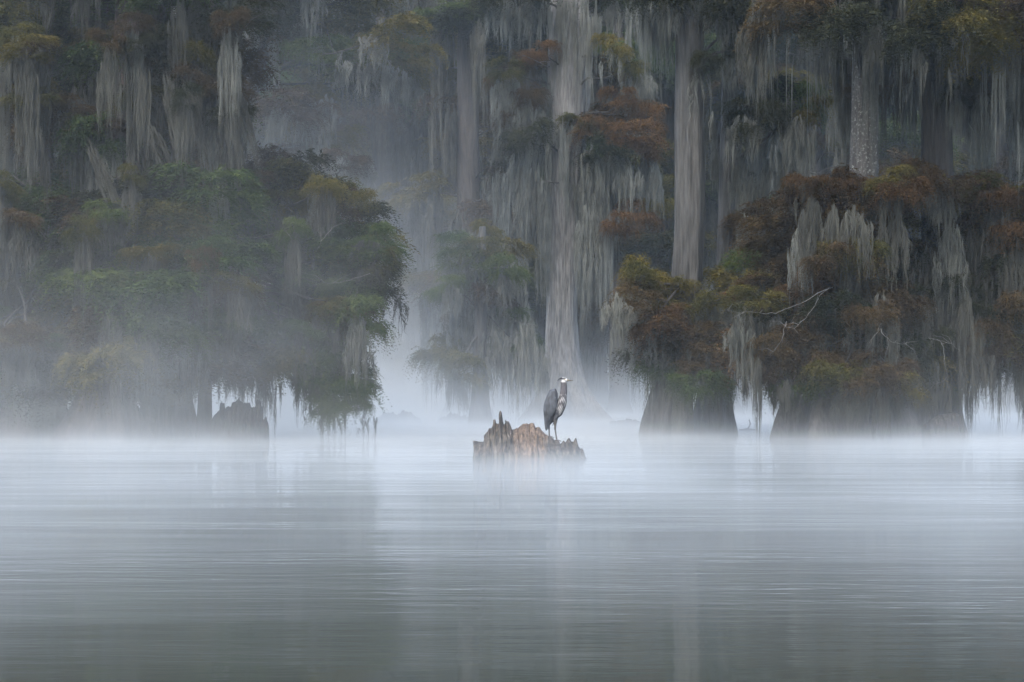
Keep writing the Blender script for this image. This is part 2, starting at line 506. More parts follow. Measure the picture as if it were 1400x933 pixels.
# ------------------------------------------------------------------ trees
class Tree:
    def __init__(self, name, label, x, d, cat='tree', group=None):
        b = P(x, HZ, d)
        self.base = Vector((b.x, d, 0))
        self.d = d
        self.root = empty(name, self.base)
        tag(self.root, label, cat, group)
        self.axis = []
        self.limbs = []

    def trunk(self, prof, mat='bark', flutes=8, flute_amp=.26, n=72, name='trunk', extra=0.0, seed=1):
        """prof: (x, y, width) rows in picture pixels, from the water up"""
        pts = []
        for x, y, w in prof:
            p = P(x, y, self.d)
            pts.append((p.x - self.base.x, p.z, w / F * self.d / 2))
        z = np.array([p[1] for p in pts]); xs = np.array([p[0] for p in pts]); rs = np.array([p[2] for p in pts])
        z0, z1 = -0.4, z[-1] + extra
        nz = max(12, int((z1 - z0) / .22))
        tt = np.linspace(0, 1, nz) ** 1.35
        zz = z0 + (z1 - z0) * tt
        xx = np.interp(zz, z, xs); rr = np.interp(zz, z, rs)
        k = np.ones(5) / 5
        pad = lambda a: np.convolve(np.pad(a, 2, mode='edge'), k, 'valid')
        xx = pad(xx); rr = pad(rr)
        if extra:
            over = np.clip((zz - z[-1]) / max(extra, .1), 0, 1); rr = rr * (1 - .6 * over)
        rr = np.maximum(rr, .02)
        rmin = rr.min() if not extra else np.interp(z[-1], zz, rr)
        V = []; Q = []
        for i in range(nz):
            f = min(1, max(0, (rr[i] - rmin) / (rr.max() - rmin + 1e-6)))
            for j in range(n):
                th = 2 * math.pi * j / n
                fl = math.cos(flutes * th + .35 * math.sin(zz[i] * .9 + seed)) + .55 * math.cos((flutes + 3) * th + seed) + .4 * math.cos(3 * th + seed * 2)
                a = .035 + flute_amp * f
                r = rr[i] * (1 + a * fl * .55 - a * .25)
                nn = noise.noise(Vector((math.cos(th) * 1.4, math.sin(th) * 1.4, zz[i] * .35 + seed * 7.1)))
                n2 = noise.noise(Vector((math.cos(th) * 7, math.sin(th) * 7, zz[i] * .5 + seed)))
                r *= 1 + .10 * nn + .055 * n2
                V.append((xx[i] + r * math.cos(th), r * math.sin(th), zz[i]))
        for i in range(nz - 1):
            for j in range(n):
                a = i * n + j; b = i * n + (j + 1) % n
                Q.append((a, b, b + n, a + n))
        o = link(name, quad_mesh(name, V, Q, True), M[mat], self.root)
        self.axis.append((zz, xx, rr))
        return o

    def on_axis(self, z, k=0):
        zz, xx, rr = self.axis[k]
        z = min(max(z, .6), zz[-1] - .1)
        return Vector((float(np.interp(z, zz, xx)), 0, z)), float(np.interp(z, zz, rr))

    def limb(self, x, y, d=None, rad=None, axis=None, rise=.5):
        """a bough from the nearest trunk out to picture point x, y at depth d"""
        d = d or self.d
        tip = P(x, y, d) - self.base
        best = None
        for k in range(len(self.axis)):
            want = tip.z - rise * rng.uniform(.3, 1.6) - .18 * abs(tip.x)
            if tip.z < 3.2: want = 2.4 + .35 * tip.z + rng.uniform(0, .8)      # low boughs droop from higher up
            q, r = self.on_axis(want, k)
            dist = (q - tip).length
            if axis is not None and k != axis: continue
            if best is None or dist < best[0]: best = (dist, q, r)
        dist, q, r = best
        L = max(dist, .3)
        rad = rad or min(r * .6, .022 + .014 * L, .06)
        n = 7
        pts = []; rs = []
        j1 = Vector((rng.uniform(-1, 1), rng.uniform(-1, 1), rng.uniform(.2, 1))) * L * .10
        j2 = Vector((rng.uniform(-1, 1), rng.uniform(-1, 1), rng.uniform(.2, 1))) * L * .08
        for i in range(n):
            t = i / (n - 1)
            p = q.lerp(tip, t) + j1 * math.sin(math.pi * t) + j2 * math.sin(2 * math.pi * t)
            pts.append(p - q); rs.append(rad * (1 - .8 * t))
        parts = [tube_arrays(pts, rs, 7)]
        for s in range(rng.randint(2, 4)):          # side twigs
            i = rng.randint(2, n - 2)
            a = pts[i]
            dv = (pts[i + 1] - pts[i]).normalized() * .6 + Vector((rng.uniform(-1, 1), rng.uniform(-1, 1), rng.uniform(-.5, .5)))
            e = a + dv.normalized() * L * rng.uniform(.15, .3)
            mid = a.lerp(e, .5) + Vector((0, 0, L * rng.uniform(-.02, .05)))
            parts.append(tube_arrays([a, mid, e], [rs[i] * .6, rs[i] * .4, rs[i] * .15], 5))
        V, Q = merge(parts)
        o = link('branch', quad_mesh('branch', V, Q, True), M['branch'], self.root, q)
        lb = {'o': o, 'q': q, 'tip': tip, 'pts': [p + q for p in pts]}
        self.limbs.append(lb)
        return lb

    def clump(self, lb, x, y, rx, ry, col, d=None, fine=False):
        d = d or self.d
        s = d / F
        p = P(x, y, d) - self.base - lb['q']
        me = rng.choice(FINE if fine else CLUMPS)
        sx = rx * s; sz = ry * s / .5
        k = rng.uniform(.85, 1.1)
        return part_copy('foliage', me, M[col], lb['o'], p, (sx * k, sx * rng.uniform(.8, 1.05), sz), rng.uniform(0, 6.28), (rng.gauss(0, .1), rng.gauss(0, .1)))

    def near(self, p):
        best = None
        for lb in self.limbs:
            for q in lb['pts']:
                e = (q - p)
                dd = math.hypot(e.x, e.y) + .7 * abs(e.z)
                if best is None or dd < best[0]: best = (dd, lb)
        return best

    def moss(self, x, y, w, l, col='moss', d=None, kind='curtain', lb=None, jit=.5):
        """moss hung at picture point x, y; w wide and l long, in picture pixels"""
        d = d or self.d + rng.uniform(-jit, jit)
        s = d / F
        p = P(x, y, d) - self.base
        if lb is None:
            hit = self.near(p)
            lb = hit[1] if hit and hit[0] < 1.5 else self.limb(x, y - 2, d, rise=.3)
        lib = {'curtain': CURTAINS, 'string': STRINGS, 'tuft': TUFTS}[kind]
        ww = w * s if kind != 'tuft' else w * s * 4
        return part_copy('hanging_moss', rng.choice(lib), M[col], lb['o'], p - lb['q'], (ww, max(ww * .8, .3), l * s), rng.choice((0, math.pi)) + rng.gauss(0, .25))

    def capped(self, x, y, w, l, mcol, d, col):
        """moss under a small bough of its own"""
        lb = self.limb(x, y, d, rise=.3)
        self.clump(lb, x, y + 2, w * rng.uniform(.8, 1.1), rng.uniform(12, 20), col, d - .15, True)
        self.moss(x, y + 4, w, l, mcol, d, 'curtain', lb)

    def bough(self, x, y, rx, ry, col, d=None, moss=2, mcol='moss', mlen=(40, 90), fine=False, ml=None):
        """one limb with its foliage and the moss under it"""
        d = d or self.d + rng.uniform(-1.2, 1.2)
        lb = self.limb(x, y + ry * .2, d)
        self.clump(lb, x, y, rx, ry, col, d, fine)
        for k in range(moss):
            self.moss(x + rng.uniform(-.75, .75) * rx, y + ry * rng.uniform(.0, .5), rng.uniform(22, 48), rng.uniform(*mlen), mcol, d + rng.uniform(-.5, .5),
                      rng.choice(('curtain', 'curtain', 'string')), lb)
        return lb


def inside(x, y, poly):
    c = False
    j = len(poly) - 1
    for i in range(len(poly)):
        xi, yi = poly[i]; xj, yj = poly[j]
        if (yi > y) != (yj > y) and x < (xj - xi) * (y - yi) / (yj - yi) + xi: c = not c
        j = i
    return c


def scatter(poly, n, gap):
    x0 = min(p[0] for p in poly); x1 = max(p[0] for p in poly); y0 = min(p[1] for p in poly); y1 = max(p[1] for p in poly)
    out = []
    for _ in range(n * 60):
        if len(out) >= n: break
        x = rng.uniform(x0, x1); y = rng.uniform(y0, y1)
        if inside(x, y, poly) and all(((x - a) / 1.3) ** 2 + (y - b) ** 2 > gap * gap for a, b in out): out.append((x, y))
    return out


# ---- the trees of the left bank
GL = 'mossy cypresses of the left bank'
la = Tree('bald_cypress', 'leftmost mossy cypress at the picture edge, broad fluted base in the mist', 40, 44.0, group=GL)
la.trunk([(40, 600, 150), (40, 570, 110), (44, 520, 70), (48, 440, 52), (50, 200, 44), (52, -60, 38)], 'bark_red', 9, .30, seed=2, extra=3)
lb_ = Tree('bald_cypress', 'green cypress with reddish fluted base standing second from the left edge', 140, 42.5, group=GL)
lb_.trunk([(140, 600, 130), (140, 570, 92), (145, 520, 62), (150, 440, 50), (170, 200, 44), (180, -60, 36)], 'bark_red', 8, .30, seed=5, extra=3)
lc = Tree('bald_cypress', 'wide green cypress whose boughs reach out over the open water', 228, 44.5, group=GL)
lc.trunk([(228, 600, 96), (228, 570, 72), (232, 520, 52), (240, 440, 42), (262, 200, 40), (280, -60, 34)], 'bark_red', 8, .28, seed=8, extra=3)
ld = Tree('bald_cypress', 'thin dark young cypress trunk beside the jagged left stump', 280, 43.5, group=GL)
ld.trunk([(279, 600, 24), (279, 560, 20), (281, 500, 17), (285, 420, 14), (290, 330, 9)], 'bark_dark', 5, .15, n=20, seed=3)

# lower green canopy
poly_a = [(-60, 240), (120, 260), (130, 520), (60, 530), (-60, 520)]
for x, y in scatter(poly_a, 22, 42):
    la.bough(x, y, rng.uniform(55, 85), rng.uniform(24, 40), rng.choice(('green', 'green', 'dark', 'olive', 'brown')), la.d + rng.uniform(-2.0, 1.0), 1, rng.choice(('dull', 'moss')), (50, 110))
poly_b = [(90, 225), (330, 215), (330, 300), (290, 520), (110, 520)]
for x, y in scatter(poly_b, 30, 38):
    lb_.bough(x, y, rng.uniform(50, 80), rng.uniform(22, 36), rng.choice(('green', 'green', 'olive', 'olive', 'dark', 'brown')), lb_.d + rng.uniform(-1.8, 1.2), rng.randint(1, 2), rng.choice(('dull', 'moss')), (40, 100))
poly_c = [(290, 235), (400, 215), (470, 290), (520, 330), (505, 400), (470, 470), (400, 490), (290, 490)]
for x, y in scatter(poly_c, 18, 40):
    lc.bough(x, y, rng.uniform(42, 66), rng.uniform(20, 32), rng.choice(('green', 'green', 'green', 'olive', 'dark', 'brown')), lc.d + rng.uniform(-1.8, 1.2), 1, rng.choice(('dull', 'moss')), (40, 95))
for x, y, rx, ry, c in ((478, 255, 36, 24, 'olive'), (455, 272, 40, 26, 'brown'), (505, 320, 40, 24, 'green'), (515, 352, 36, 22, 'olive'), (490, 385, 34, 24, 'green'),
                        (480, 430, 44, 26, 'brown'), (460, 470, 44, 30, 'green'), (455, 505, 46, 30, 'green'), (470, 535, 42, 28, 'green'), (448, 548, 30, 20, 'green'),
                        (490, 552, 22, 12, 'green'), (400, 230, 44, 24, 'olive'), (350, 250, 50, 26, 'green'), (425, 490, 46, 26, 'green'), (392, 478, 46, 26, 'olive'), (440, 515, 42, 24, 'green'), (360, 485, 44, 24, 'green'), (330, 490, 40, 22, 'brown'), (480, 505, 34, 24, 'green'), (476, 400, 40, 24, 'green')):
    lc.bough(x, y, rx, ry, c, lc.d - .8 + rng.uniform(-.6, .6), 1, 'dull', (26, 60), fine=True)
for x, y, l in ((472, 560, 42), (452, 556, 28), (384, 520, 42), (330, 515, 40), (352, 520, 36), (406, 525, 46), (310, 520, 36), (300, 525, 30), (366, 530, 30), (440, 545, 40), (425, 548, 26)):
    lc.moss(x, y, 6, l, 'dull', kind='tuft')
for x, y in scatter([(-60, 250), (470, 260), (490, 400), (440, 450), (280, 480), (250, 520), (-60, 525)], 56, 34):
    t_ = la if x < 90 else lb_ if x < 200 else lc
    t_.bough(x, y, rng.uniform(55, 85), rng.uniform(26, 42), rng.choice(('dark', 'green', 'olive', 'green')), t_.d + rng.uniform(.2, 2.4), 0)
# dark upper canopy and its long veils
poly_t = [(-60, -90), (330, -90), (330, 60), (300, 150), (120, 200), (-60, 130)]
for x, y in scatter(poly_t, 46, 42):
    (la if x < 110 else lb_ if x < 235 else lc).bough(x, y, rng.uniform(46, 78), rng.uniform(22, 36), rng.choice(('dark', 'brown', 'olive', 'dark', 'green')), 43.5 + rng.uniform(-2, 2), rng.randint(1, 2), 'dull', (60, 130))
for k in range(46):
    x = rng.uniform(-20, 335); y = rng.uniform(20, 170)
    t_ = la if x < 120 else lb_ if x < 230 else lc
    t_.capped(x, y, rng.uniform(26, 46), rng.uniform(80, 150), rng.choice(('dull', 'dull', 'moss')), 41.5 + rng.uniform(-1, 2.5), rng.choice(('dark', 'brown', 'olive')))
for k in range(40):
    x = rng.uniform(-20, 470); y = rng.uniform(230, 470)
    t_ = la if x < 95 else lb_ if x < 255 else lc
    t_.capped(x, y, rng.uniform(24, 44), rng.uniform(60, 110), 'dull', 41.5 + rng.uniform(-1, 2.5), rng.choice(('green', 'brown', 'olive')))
for x, y, w, l, c in ((6, 60, 26, 285, 'moss'), (24, 120, 22, 190, 'dull'), (60, 165, 26, 125, 'moss'), (45, 110, 30, 140, 'dull'), (118, 175, 30, 120, 'dull'), (140, 195, 34, 100, 'moss'),
                      (158, 120, 40, 150, 'dull'), (190, 80, 50, 150, 'dull'), (215, 100, 46, 120, 'moss'), (240, 90, 50, 125, 'moss'), (262, 95, 46, 110, 'moss'), (285, 80, 46, 120, 'dull'),
                      (300, 95, 40, 110, 'moss'), (322, 100, 28, 108, 'moss'), (335, 120, 22, 90, 'moss'), (100, 120, 50, 120, 'dull'), (75, 60, 46, 120, 'dull'), (45, 410, 16, 115, 'moss'),
                      (250, 400, 20, 80, 'moss'), (228, 330, 14, 80, 'moss'), (130, 240, 30, 50, 'moss')):
    (la if x < 95 else lb_ if x < 215 else lc).moss(x, y, w, l, c, kind='curtain')

for x, y, w, l, tl in ((318, 108, 18, 108, -.26), (305, 120, 20, 100, -.18), (200, 168, 20, 80, -.45), (122, 190, 22, 115, -.34), (226, 100, 22, 120, -.22), (255, 100, 22, 120, -.14), (8, 60, 16, 290, .03), (60, 190, 12, 105, -.06)):
    t_ = la if x < 70 else lb_ if x < 215 else lc
    t_.moss(x, y, w, l, 'dull', 41.0).rotation_euler = (0, tl, 0)

# ---- mid-distance trees, left of centre
GM = 'paler cypresses in the mist between the two banks'
ma = Tree('bald_cypress', 'hazy olive cypress at top left of centre with pale moss under its boughs', 262, 66.0, group=GM)
ma.trunk([(258, 581, 56), (258, 540, 34), (275, 400, 28), (330, 150, 24), (385, 0, 20), (400, -60, 18)], 'bark_dark', 7, .25, seed=4, extra=4)
for x, y, rx, ry, c in ((470, 20, 60, 26, 'olive'), (530, 40, 50, 22, 'olive'), (560, 72, 40, 20, 'olive'), (500, 70, 60, 26, 'green'), (440, 60, 50, 24, 'green'), (540, 95, 46, 20, 'olive'),
                        (400, 20, 50, 26, 'dark'), (370, 50, 40, 20, 'brown'), (350, 10, 46, 24, 'dark'), (480, 100, 50, 22, 'dark'), (390, 140, 50, 22, 'brown'), (430, 150, 40, 18, 'brown'),
                        (460, 185, 40, 20, 'olive'), (500, -20, 60, 28, 'olive'), (420, -30, 60, 28, 'dark'), (470, 215, 34, 18, 'brown'), (395, 200, 44, 20, 'brown'), (430, 125, 40, 16, 'olive')):
    ma.bough(x, y, rx, ry, c, ma.d + rng.uniform(-2, 2), 1, 'moss', (30, 60))
for x, y, w, l, c in ((345, 25, 34, 70, 'moss'), (365, 20, 40, 55, 'moss'), (385, 20, 40, 60, 'moss'), (410, 20, 40, 60, 'moss'), (432, 30, 30, 65, 'moss'), (515, 85, 50, 45, 'moss'), (540, 92, 40, 50, 'moss'),
                      (478, 82, 40, 40, 'moss'), (365, 140, 40, 50, 'moss'), (395, 150, 40, 40, 'moss'), (445, 130, 40, 60, 'moss'), (462, 210, 20, 40, 'moss'), (335, 60, 20, 60, 'moss'), (375, 60, 16, 60, 'moss')):
    ma.moss(x, y, w, l, c)

mb = Tree('bald_cypress', 'small yellow green cypress standing in mist left of the main cypress', 655, 68.0, group=GM)
mb.trunk([(655, 580, 34), (655, 560, 25), (656, 520, 20), (657, 420, 16), (660, 310, 8)], 'bark', 6, .22, n=24, seed=6)
for x, y, rx, ry, c in ((665, 310, 28, 14, 'olive'), (625, 330, 34, 18, 'green'), (660, 335, 40, 18, 'olive'), (692, 338, 34, 16, 'olive'), (640, 352, 44, 18, 'green'), (690, 362, 36, 18, 'green'),
                        (612, 388, 32, 14, 'green'), (640, 392, 36, 16, 'green'), (680, 400, 40, 20, 'brown'), (700, 440, 40, 20, 'green'), (640, 440, 30, 18, 'brown'), (606, 470, 40, 26, 'olive'), (630, 500, 36, 24, 'olive'),
                        (690, 480, 36, 20, 'green'), (720, 470, 30, 18, 'green')):
    mb.bough(x, y, rx, ry, c, mb.d + rng.uniform(-1.5, 1.5), 1, 'moss', (40, 80), fine=True)
for x, y, w, l, c in ((612, 345, 24, 90, 'pale'), (625, 400, 30, 100, 'pale'), (640, 400, 30, 110, 'moss'), (690, 400, 40, 120, 'moss'), (705, 360, 40, 120, 'moss'), (675, 440, 40, 100, 'moss'),
                      (700, 450, 40, 100, 'moss'), (720, 430, 40, 110, 'moss'), (612, 470, 30, 70, 'moss'), (735, 460, 34, 90, 'moss')):
    mb.moss(x, y, w, l, c)

# ---- the main cypress behind the heron
mc = Tree('bald_cypress', 'tall mossy cypress with flared base standing directly behind the heron', 768, 75.0)
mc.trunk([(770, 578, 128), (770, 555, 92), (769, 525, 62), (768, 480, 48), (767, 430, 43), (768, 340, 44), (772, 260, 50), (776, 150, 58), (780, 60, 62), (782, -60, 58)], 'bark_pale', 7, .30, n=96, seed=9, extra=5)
for x, y, rx, ry, c in ((840, 155, 46, 26, 'rust'), (865, 178, 38, 22, 'rust'), (812, 165, 34, 18, 'rust'), (848, 130, 28, 16, 'rust'), (885, 155, 26, 20, 'rust'), (790, 165, 24, 12, 'olive'), (880, 200, 26, 14, 'rust'),
                        (738, 65, 28, 16, 'rust'), (715, 80, 26, 16, 'brown'), (690, 95, 26, 16, 'olive'), (680, 115, 18, 12, 'rust'), (700, 150, 32, 18, 'brown'), (725, 130, 28, 16, 'brown'),
                        (705, 210, 36, 18, 'dark'), (720, 180, 36, 20, 'dark'), (830, 200, 40, 18, 'dark'), (700, -20, 50, 24, 'dark'), (850, -20, 50, 24, 'dark'), (840, 60, 30, 16, 'olive'), (860, 90, 26, 14, 'olive'),
                        (690, 240, 24, 12, 'brown'), (870, 285, 34, 20, 'rust'), (850, 300, 30, 18, 'rust'), (900, 280, 28, 16, 'olive')):
    mc.bough(x, y, rx, ry, c, mc.d + rng.uniform(-2.2, -.2), 1 if c != 'rust' else 0, 'moss', (30, 70), fine=(c == 'rust'))
for x, y, w, l, c in ((684, 105, 30, 60, 'moss'), (700, 120, 40, 80, 'moss'), (720, 130, 40, 80, 'moss'), (690, 165, 34, 120, 'moss'), (705, 210, 40, 120, 'pale'), (684, 225, 24, 95, 'pale'), (722, 190, 40, 130, 'moss'),
                      (738, 150, 34, 150, 'moss'), (730, 230, 34, 120, 'moss'), (748, 100, 20, 150, 'moss'), (745, 250, 18, 130, 'pale'), (770, 160, 14, 130, 'pale'), (790, 190, 40, 130, 'moss'), (810, 195, 44, 130, 'moss'),
                      (835, 205, 44, 110, 'moss'), (858, 215, 40, 90, 'moss'), (880, 205, 40, 80, 'pale'), (804, 280, 36, 120, 'moss'), (800, 330, 18, 90, 'moss'), (742, 330, 18, 90, 'moss'), (828, 240, 18, 175, 'pale'),
                      (832, 270, 16, 140, 'pale'), (680, 0, 30, 55, 'pale'), (700, 0, 30, 60, 'pale'), (720, 5, 40, 40, 'moss'), (745, 0, 20, 60, 'moss'),
                      (780, -30, 20, 150, 'moss'), (765, -20, 16, 130, 'moss'), (800, -20, 20, 150, 'moss'), (815, 0, 16, 110, 'pale'), (840, 0, 40, 60, 'moss'), (870, -20, 30, 110, 'pale'), (885, -20, 30, 120, 'pale'), (690, 280, 26, 60, 'pale'),
                      (725, 290, 30, 90, 'moss'), (712, 300, 24, 70, 'moss'), (895, 220, 24, 70, 'pale')):
    mc.moss(x, y, w, l, c, mc.d - rng.uniform(.4, 2.0))

# ---- the right bank
GR = 'mossy cypresses of the right bank'
ra = Tree('bald_cypress', 'straight grey cypress trunk with leaning flared base right of the main cypress', 920, 47.5, group=GR)
ra.trunk([(912, 592, 70), (914, 570, 64), (920, 530, 54), (930, 470, 46), (938, 400, 42), (943, 300, 40), (943, 100, 39), (942, -60, 36)], 'bark', 7, .34, seed=11, extra=3)
rb = Tree('bald_cypress', 'slim grey cypress trunk just right of the straight grey one', 975, 49.5, group=GR)
rb.trunk([(973, 592, 64), (975, 560, 50), (980, 510, 36), (986, 440, 26), (990, 350, 21), (994, 200, 18), (998, -60, 16)], 'bark', 6, .32, n=48, seed=12, extra=2)
rc = Tree('bald_cypress', 'lichen speckled cypress on a huge dark bell shaped base under rusty boughs', 1158, 44.5, group=GR)
rc.trunk([(1158, 600, 218), (1158, 575, 206), (1158, 550, 188), (1159, 525, 160), (1161, 500, 126), (1164, 478, 96), (1170, 430, 60), (1178, 340, 44), (1182, 200, 36), (1184, -60, 32)], 'bark_lichen', 9, .15, n=72, seed=13, extra=3)
rd = Tree('bald_cypress', 'dark right hand cypress hung with rust foliage and long moss at the picture edge', 1290, 46.0, group=GR)
rd.trunk([(1290, 597, 66), (1290, 570, 50), (1288, 500, 44), (1285, 400, 48), (1282, 300, 46), (1280, 100, 40), (1280, -60, 36)], 'bark_dark', 7, .22, seed=14, extra=3)

for x, y, rx, ry, c in ((870, 400, 40, 22, 'brown'), (900, 430, 44, 20, 'rust'), (940, 415, 40, 20, 'olive'), (915, 455, 50, 24, 'rust'), (955, 445, 44, 22, 'brown'), (985, 405, 40, 20, 'olive'), (1010, 395, 36, 18, 'rust'),
                        (930, 480, 44, 24, 'brown'), (970, 480, 44, 24, 'brown'), (905, 500, 34, 22, 'green'), (960, 520, 40, 22, 'green'), (880, 370, 34, 18, 'olive'), (925, 390, 30, 16, 'olive')):
    ra.bough(x, y, rx, ry, c, ra.d - rng.uniform(.3, 1.8), 1, 'moss', (50, 100), fine=True)
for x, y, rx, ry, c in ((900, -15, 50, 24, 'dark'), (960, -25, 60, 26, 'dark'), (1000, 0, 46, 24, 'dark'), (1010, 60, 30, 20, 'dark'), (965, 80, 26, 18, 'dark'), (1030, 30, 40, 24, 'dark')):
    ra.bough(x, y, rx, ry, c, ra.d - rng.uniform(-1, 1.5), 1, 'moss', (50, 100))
for x, y, w, l, c in ((850, 400, 30, 95, 'pale'), (862, 420, 26, 80, 'pale'), (876, 400, 30, 120, 'pale'), (890, 420, 24, 110, 'moss'), (905, 470, 40, 90, 'moss'), (930, 490, 44, 70, 'moss'), (955, 480, 44, 80, 'moss'), (980, 480, 44, 80, 'moss'),
                      (1000, 460, 40, 90, 'moss'), (880, -10, 20, 100, 'pale'), (895, -10, 16, 120, 'pale'), (905, 0, 16, 100, 'pale'), (968, -10, 36, 50, 'pale'), (985, -5, 30, 40, 'pale'), (915, 10, 10, 90, 'pale')):
    ra.moss(x, y, w, l, c)
for x, y, rx, ry, c in ((1010, 160, 26, 16, 'dark'), (1040, 150, 40, 24, 'dark'), (1060, 120, 40, 26, 'dark'), (1095, 130, 34, 26, 'green'), (1110, 150, 30, 20, 'olive'), (1030, 290, 44, 24, 'brown'), (1060, 330, 40, 20, 'brown'), (1020, 350, 36, 20, 'green'), (1060, 375, 40, 20, 'olive')):
    rb.bough(x, y, rx, ry, c, rb.d - rng.uniform(.2, 1.5), 1, 'moss', (50, 90))
for x, y, w, l, c in ((1000, 90, 24, 80, 'moss'), (1015, 120, 34, 60, 'pale'), (1033, 140, 14, 70, 'pale'), (1045, 140, 40, 80, 'moss'), (1010, 200, 30, 90, 'moss'), (1030, 240, 40, 100, 'moss'), (1060, 200, 40, 120, 'moss'), (1078, 200, 34, 110, 'moss'),
                      (1080, 215, 30, 75, 'moss'), (970, 150, 20, 80, 'moss'), (978, 200, 16, 70, 'moss'), (1010, 300, 40, 90, 'dull'), (1040, 320, 40, 90, 'dull'), (1075, 310, 40, 90, 'dull'), (1038, 0, 12, 70, 'pale')):
    rb.moss(x, y, w, l, c)

for x, y, rx, ry, c in ((1105, 245, 34, 18, 'rust'), (1130, 255, 40, 20, 'rust'), (1160, 245, 36, 18, 'rust'), (1185, 260, 42, 22, 'rust'), (1215, 238, 36, 16, 'olive'), (1235, 255, 44, 22, 'rust'), (1265, 232, 38, 20, 'rust'), (1285, 250, 34, 20, 'brown'),
                        (1150, 330, 40, 20, 'olive'), (1180, 340, 44, 22, 'olive'), (1130, 345, 36, 22, 'brown'), (1165, 360, 50, 26, 'brown'), (1120, 380, 40, 22, 'rust'), (1090, 400, 44, 18, 'rust'), (1060, 412, 40, 16, 'brown'), (1040, 405, 36, 16, 'olive'),
                        (1130, 470, 46, 26, 'brown'), (1100, 490, 44, 26, 'olive'), (1065, 500, 36, 24, 'brown'), (1150, 500, 46, 26, 'olive'), (1120, 515, 44, 22, 'green'), (1080, 520, 40, 20, 'green'), (1185, 510, 40, 24, 'brown'), (1160, 450, 40, 28, 'rust'),
                        (1210, 490, 40, 26, 'brown'), (1230, 520, 36, 22, 'olive'), (1050, 470, 36, 22, 'brown'), (1190, 420, 40, 24, 'brown'), (1225, 400, 40, 24, 'brown'), (1090, 440, 40, 24, 'brown'), (1140, 420, 44, 24, 'dark')):
    rc.bough(x, y, rx, ry, c, rc.d - rng.uniform(1.0, 2.6), 1, 'dull', (40, 90), fine=True)
for x, y, w, l, c in ((1110, 270, 34, 90, 'dull'), (1140, 280, 34, 90, 'dull'), (1115, 270, 14, 60, 'moss'), (1170, 280, 44, 90, 'dull'), (1200, 280, 40, 90, 'dull'), (1220, 290, 40, 100, 'dull'), (1095, 300, 34, 100, 'moss'), (1100, 420, 44, 90, 'dull'),
                      (1130, 400, 44, 110, 'dull'), (1180, 380, 40, 130, 'dull'), (1205, 400, 44, 140, 'dull'), (1225, 430, 40, 120, 'dull'), (1160, 400, 18, 120, 'moss'), (1060, 430, 40, 80, 'dull'), (1030, 430, 44, 90, 'dull'), (1010, 430, 40, 90, 'moss'), (1240, 460, 34, 90, 'dull'),
                      (1075, 520, 20, 45, 'dull'), (1055, 515, 16, 40, 'dull'), (1035, 500, 12, 95, 'dull'), (1018, 515, 10, 45, 'dull'), (1190, 500, 40, 70, 'dull'), (1160, 520, 44, 60, 'dull'), (1215, 520, 40, 60, 'dull')):
    rc.moss(x, y, w, l, c, rc.d - rng.uniform(1.2, 2.6))
for x, y, rx, ry, c in ((1305, 262, 44, 22, 'brown'), (1335, 250, 40, 20, 'rust'), (1365, 255, 44, 22, 'rust'), (1395, 270, 44, 24, 'rust'), (1320, 290, 50, 24, 'brown'), (1360, 300, 50, 26, 'brown'), (1400, 310, 46, 26, 'rust'), (1430, 280, 50, 26, 'brown'),
                        (1380, 350, 46, 26, 'brown'), (1340, 360, 50, 28, 'dark'), (1410, 400, 50, 28, 'brown'), (1360, 410, 46, 28, 'dark'), (1310, 400, 44, 26, 'dark'), (1270, 470, 40, 26, 'dark'), (1300, 500, 40, 24, 'dark'), (1270, 520, 34, 22, 'green'),
                        (1340, 460, 40, 26, 'brown'), (1380, 470, 40, 24, 'brown'), (1265, 410, 34, 24, 'dark')):
    rd.bough(x, y, rx, ry, c, rd.d - rng.uniform(.6, 2.2), 1, 'dull', (50, 110), fine=True)
for x, y, w, l, c in ((1300, 300, 44, 110, 'moss'), (1330, 310, 44, 120, 'dull'), (1360, 320, 44, 130, 'dull'), (1390, 320, 44, 130, 'dull'), (1265, 330, 40, 120, 'dull'), (1290, 380, 44, 140, 'dull'), (1320, 400, 44, 150, 'dull'), (1345, 420, 44, 130, 'dull'), (1375, 420, 44, 130, 'moss'),
                      (1400, 420, 40, 120, 'moss'), (1328, 470, 16, 120, 'dull'), (1335, 440, 26, 110, 'dull'), (1308, 430, 40, 110, 'dull'), (1250, 420, 34, 130, 'dull'), (1395, 360, 50, 130, 'moss')):
    rd.moss(x, y, w, l, c, rd.d - rng.uniform(.6, 2.0))
for x, y in scatter([(1090, 240), (1440, 250), (1440, 470), (1330, 500), (1050, 505), (1040, 420)], 46, 34):
    t_ = rc if x < 1240 else rd
    t_.bough(x, y, rng.uniform(46, 72), rng.uniform(22, 34), rng.choice(('brown', 'rust', 'dark', 'olive', 'brown', 'dark')), t_.d - rng.uniform(-1.2, 1.2), int(rng.random() < .5), 'dull', (50, 100))
for x, y in scatter([(860, 370), (1020, 380), (1010, 470), (900, 470)], 6, 34):
    ra.bough(x, y, rng.uniform(40, 60), rng.uniform(20, 30), rng.choice(('brown', 'dark', 'olive', 'green')), ra.d + rng.uniform(-.5, 1), 1, 'moss', (50, 100))
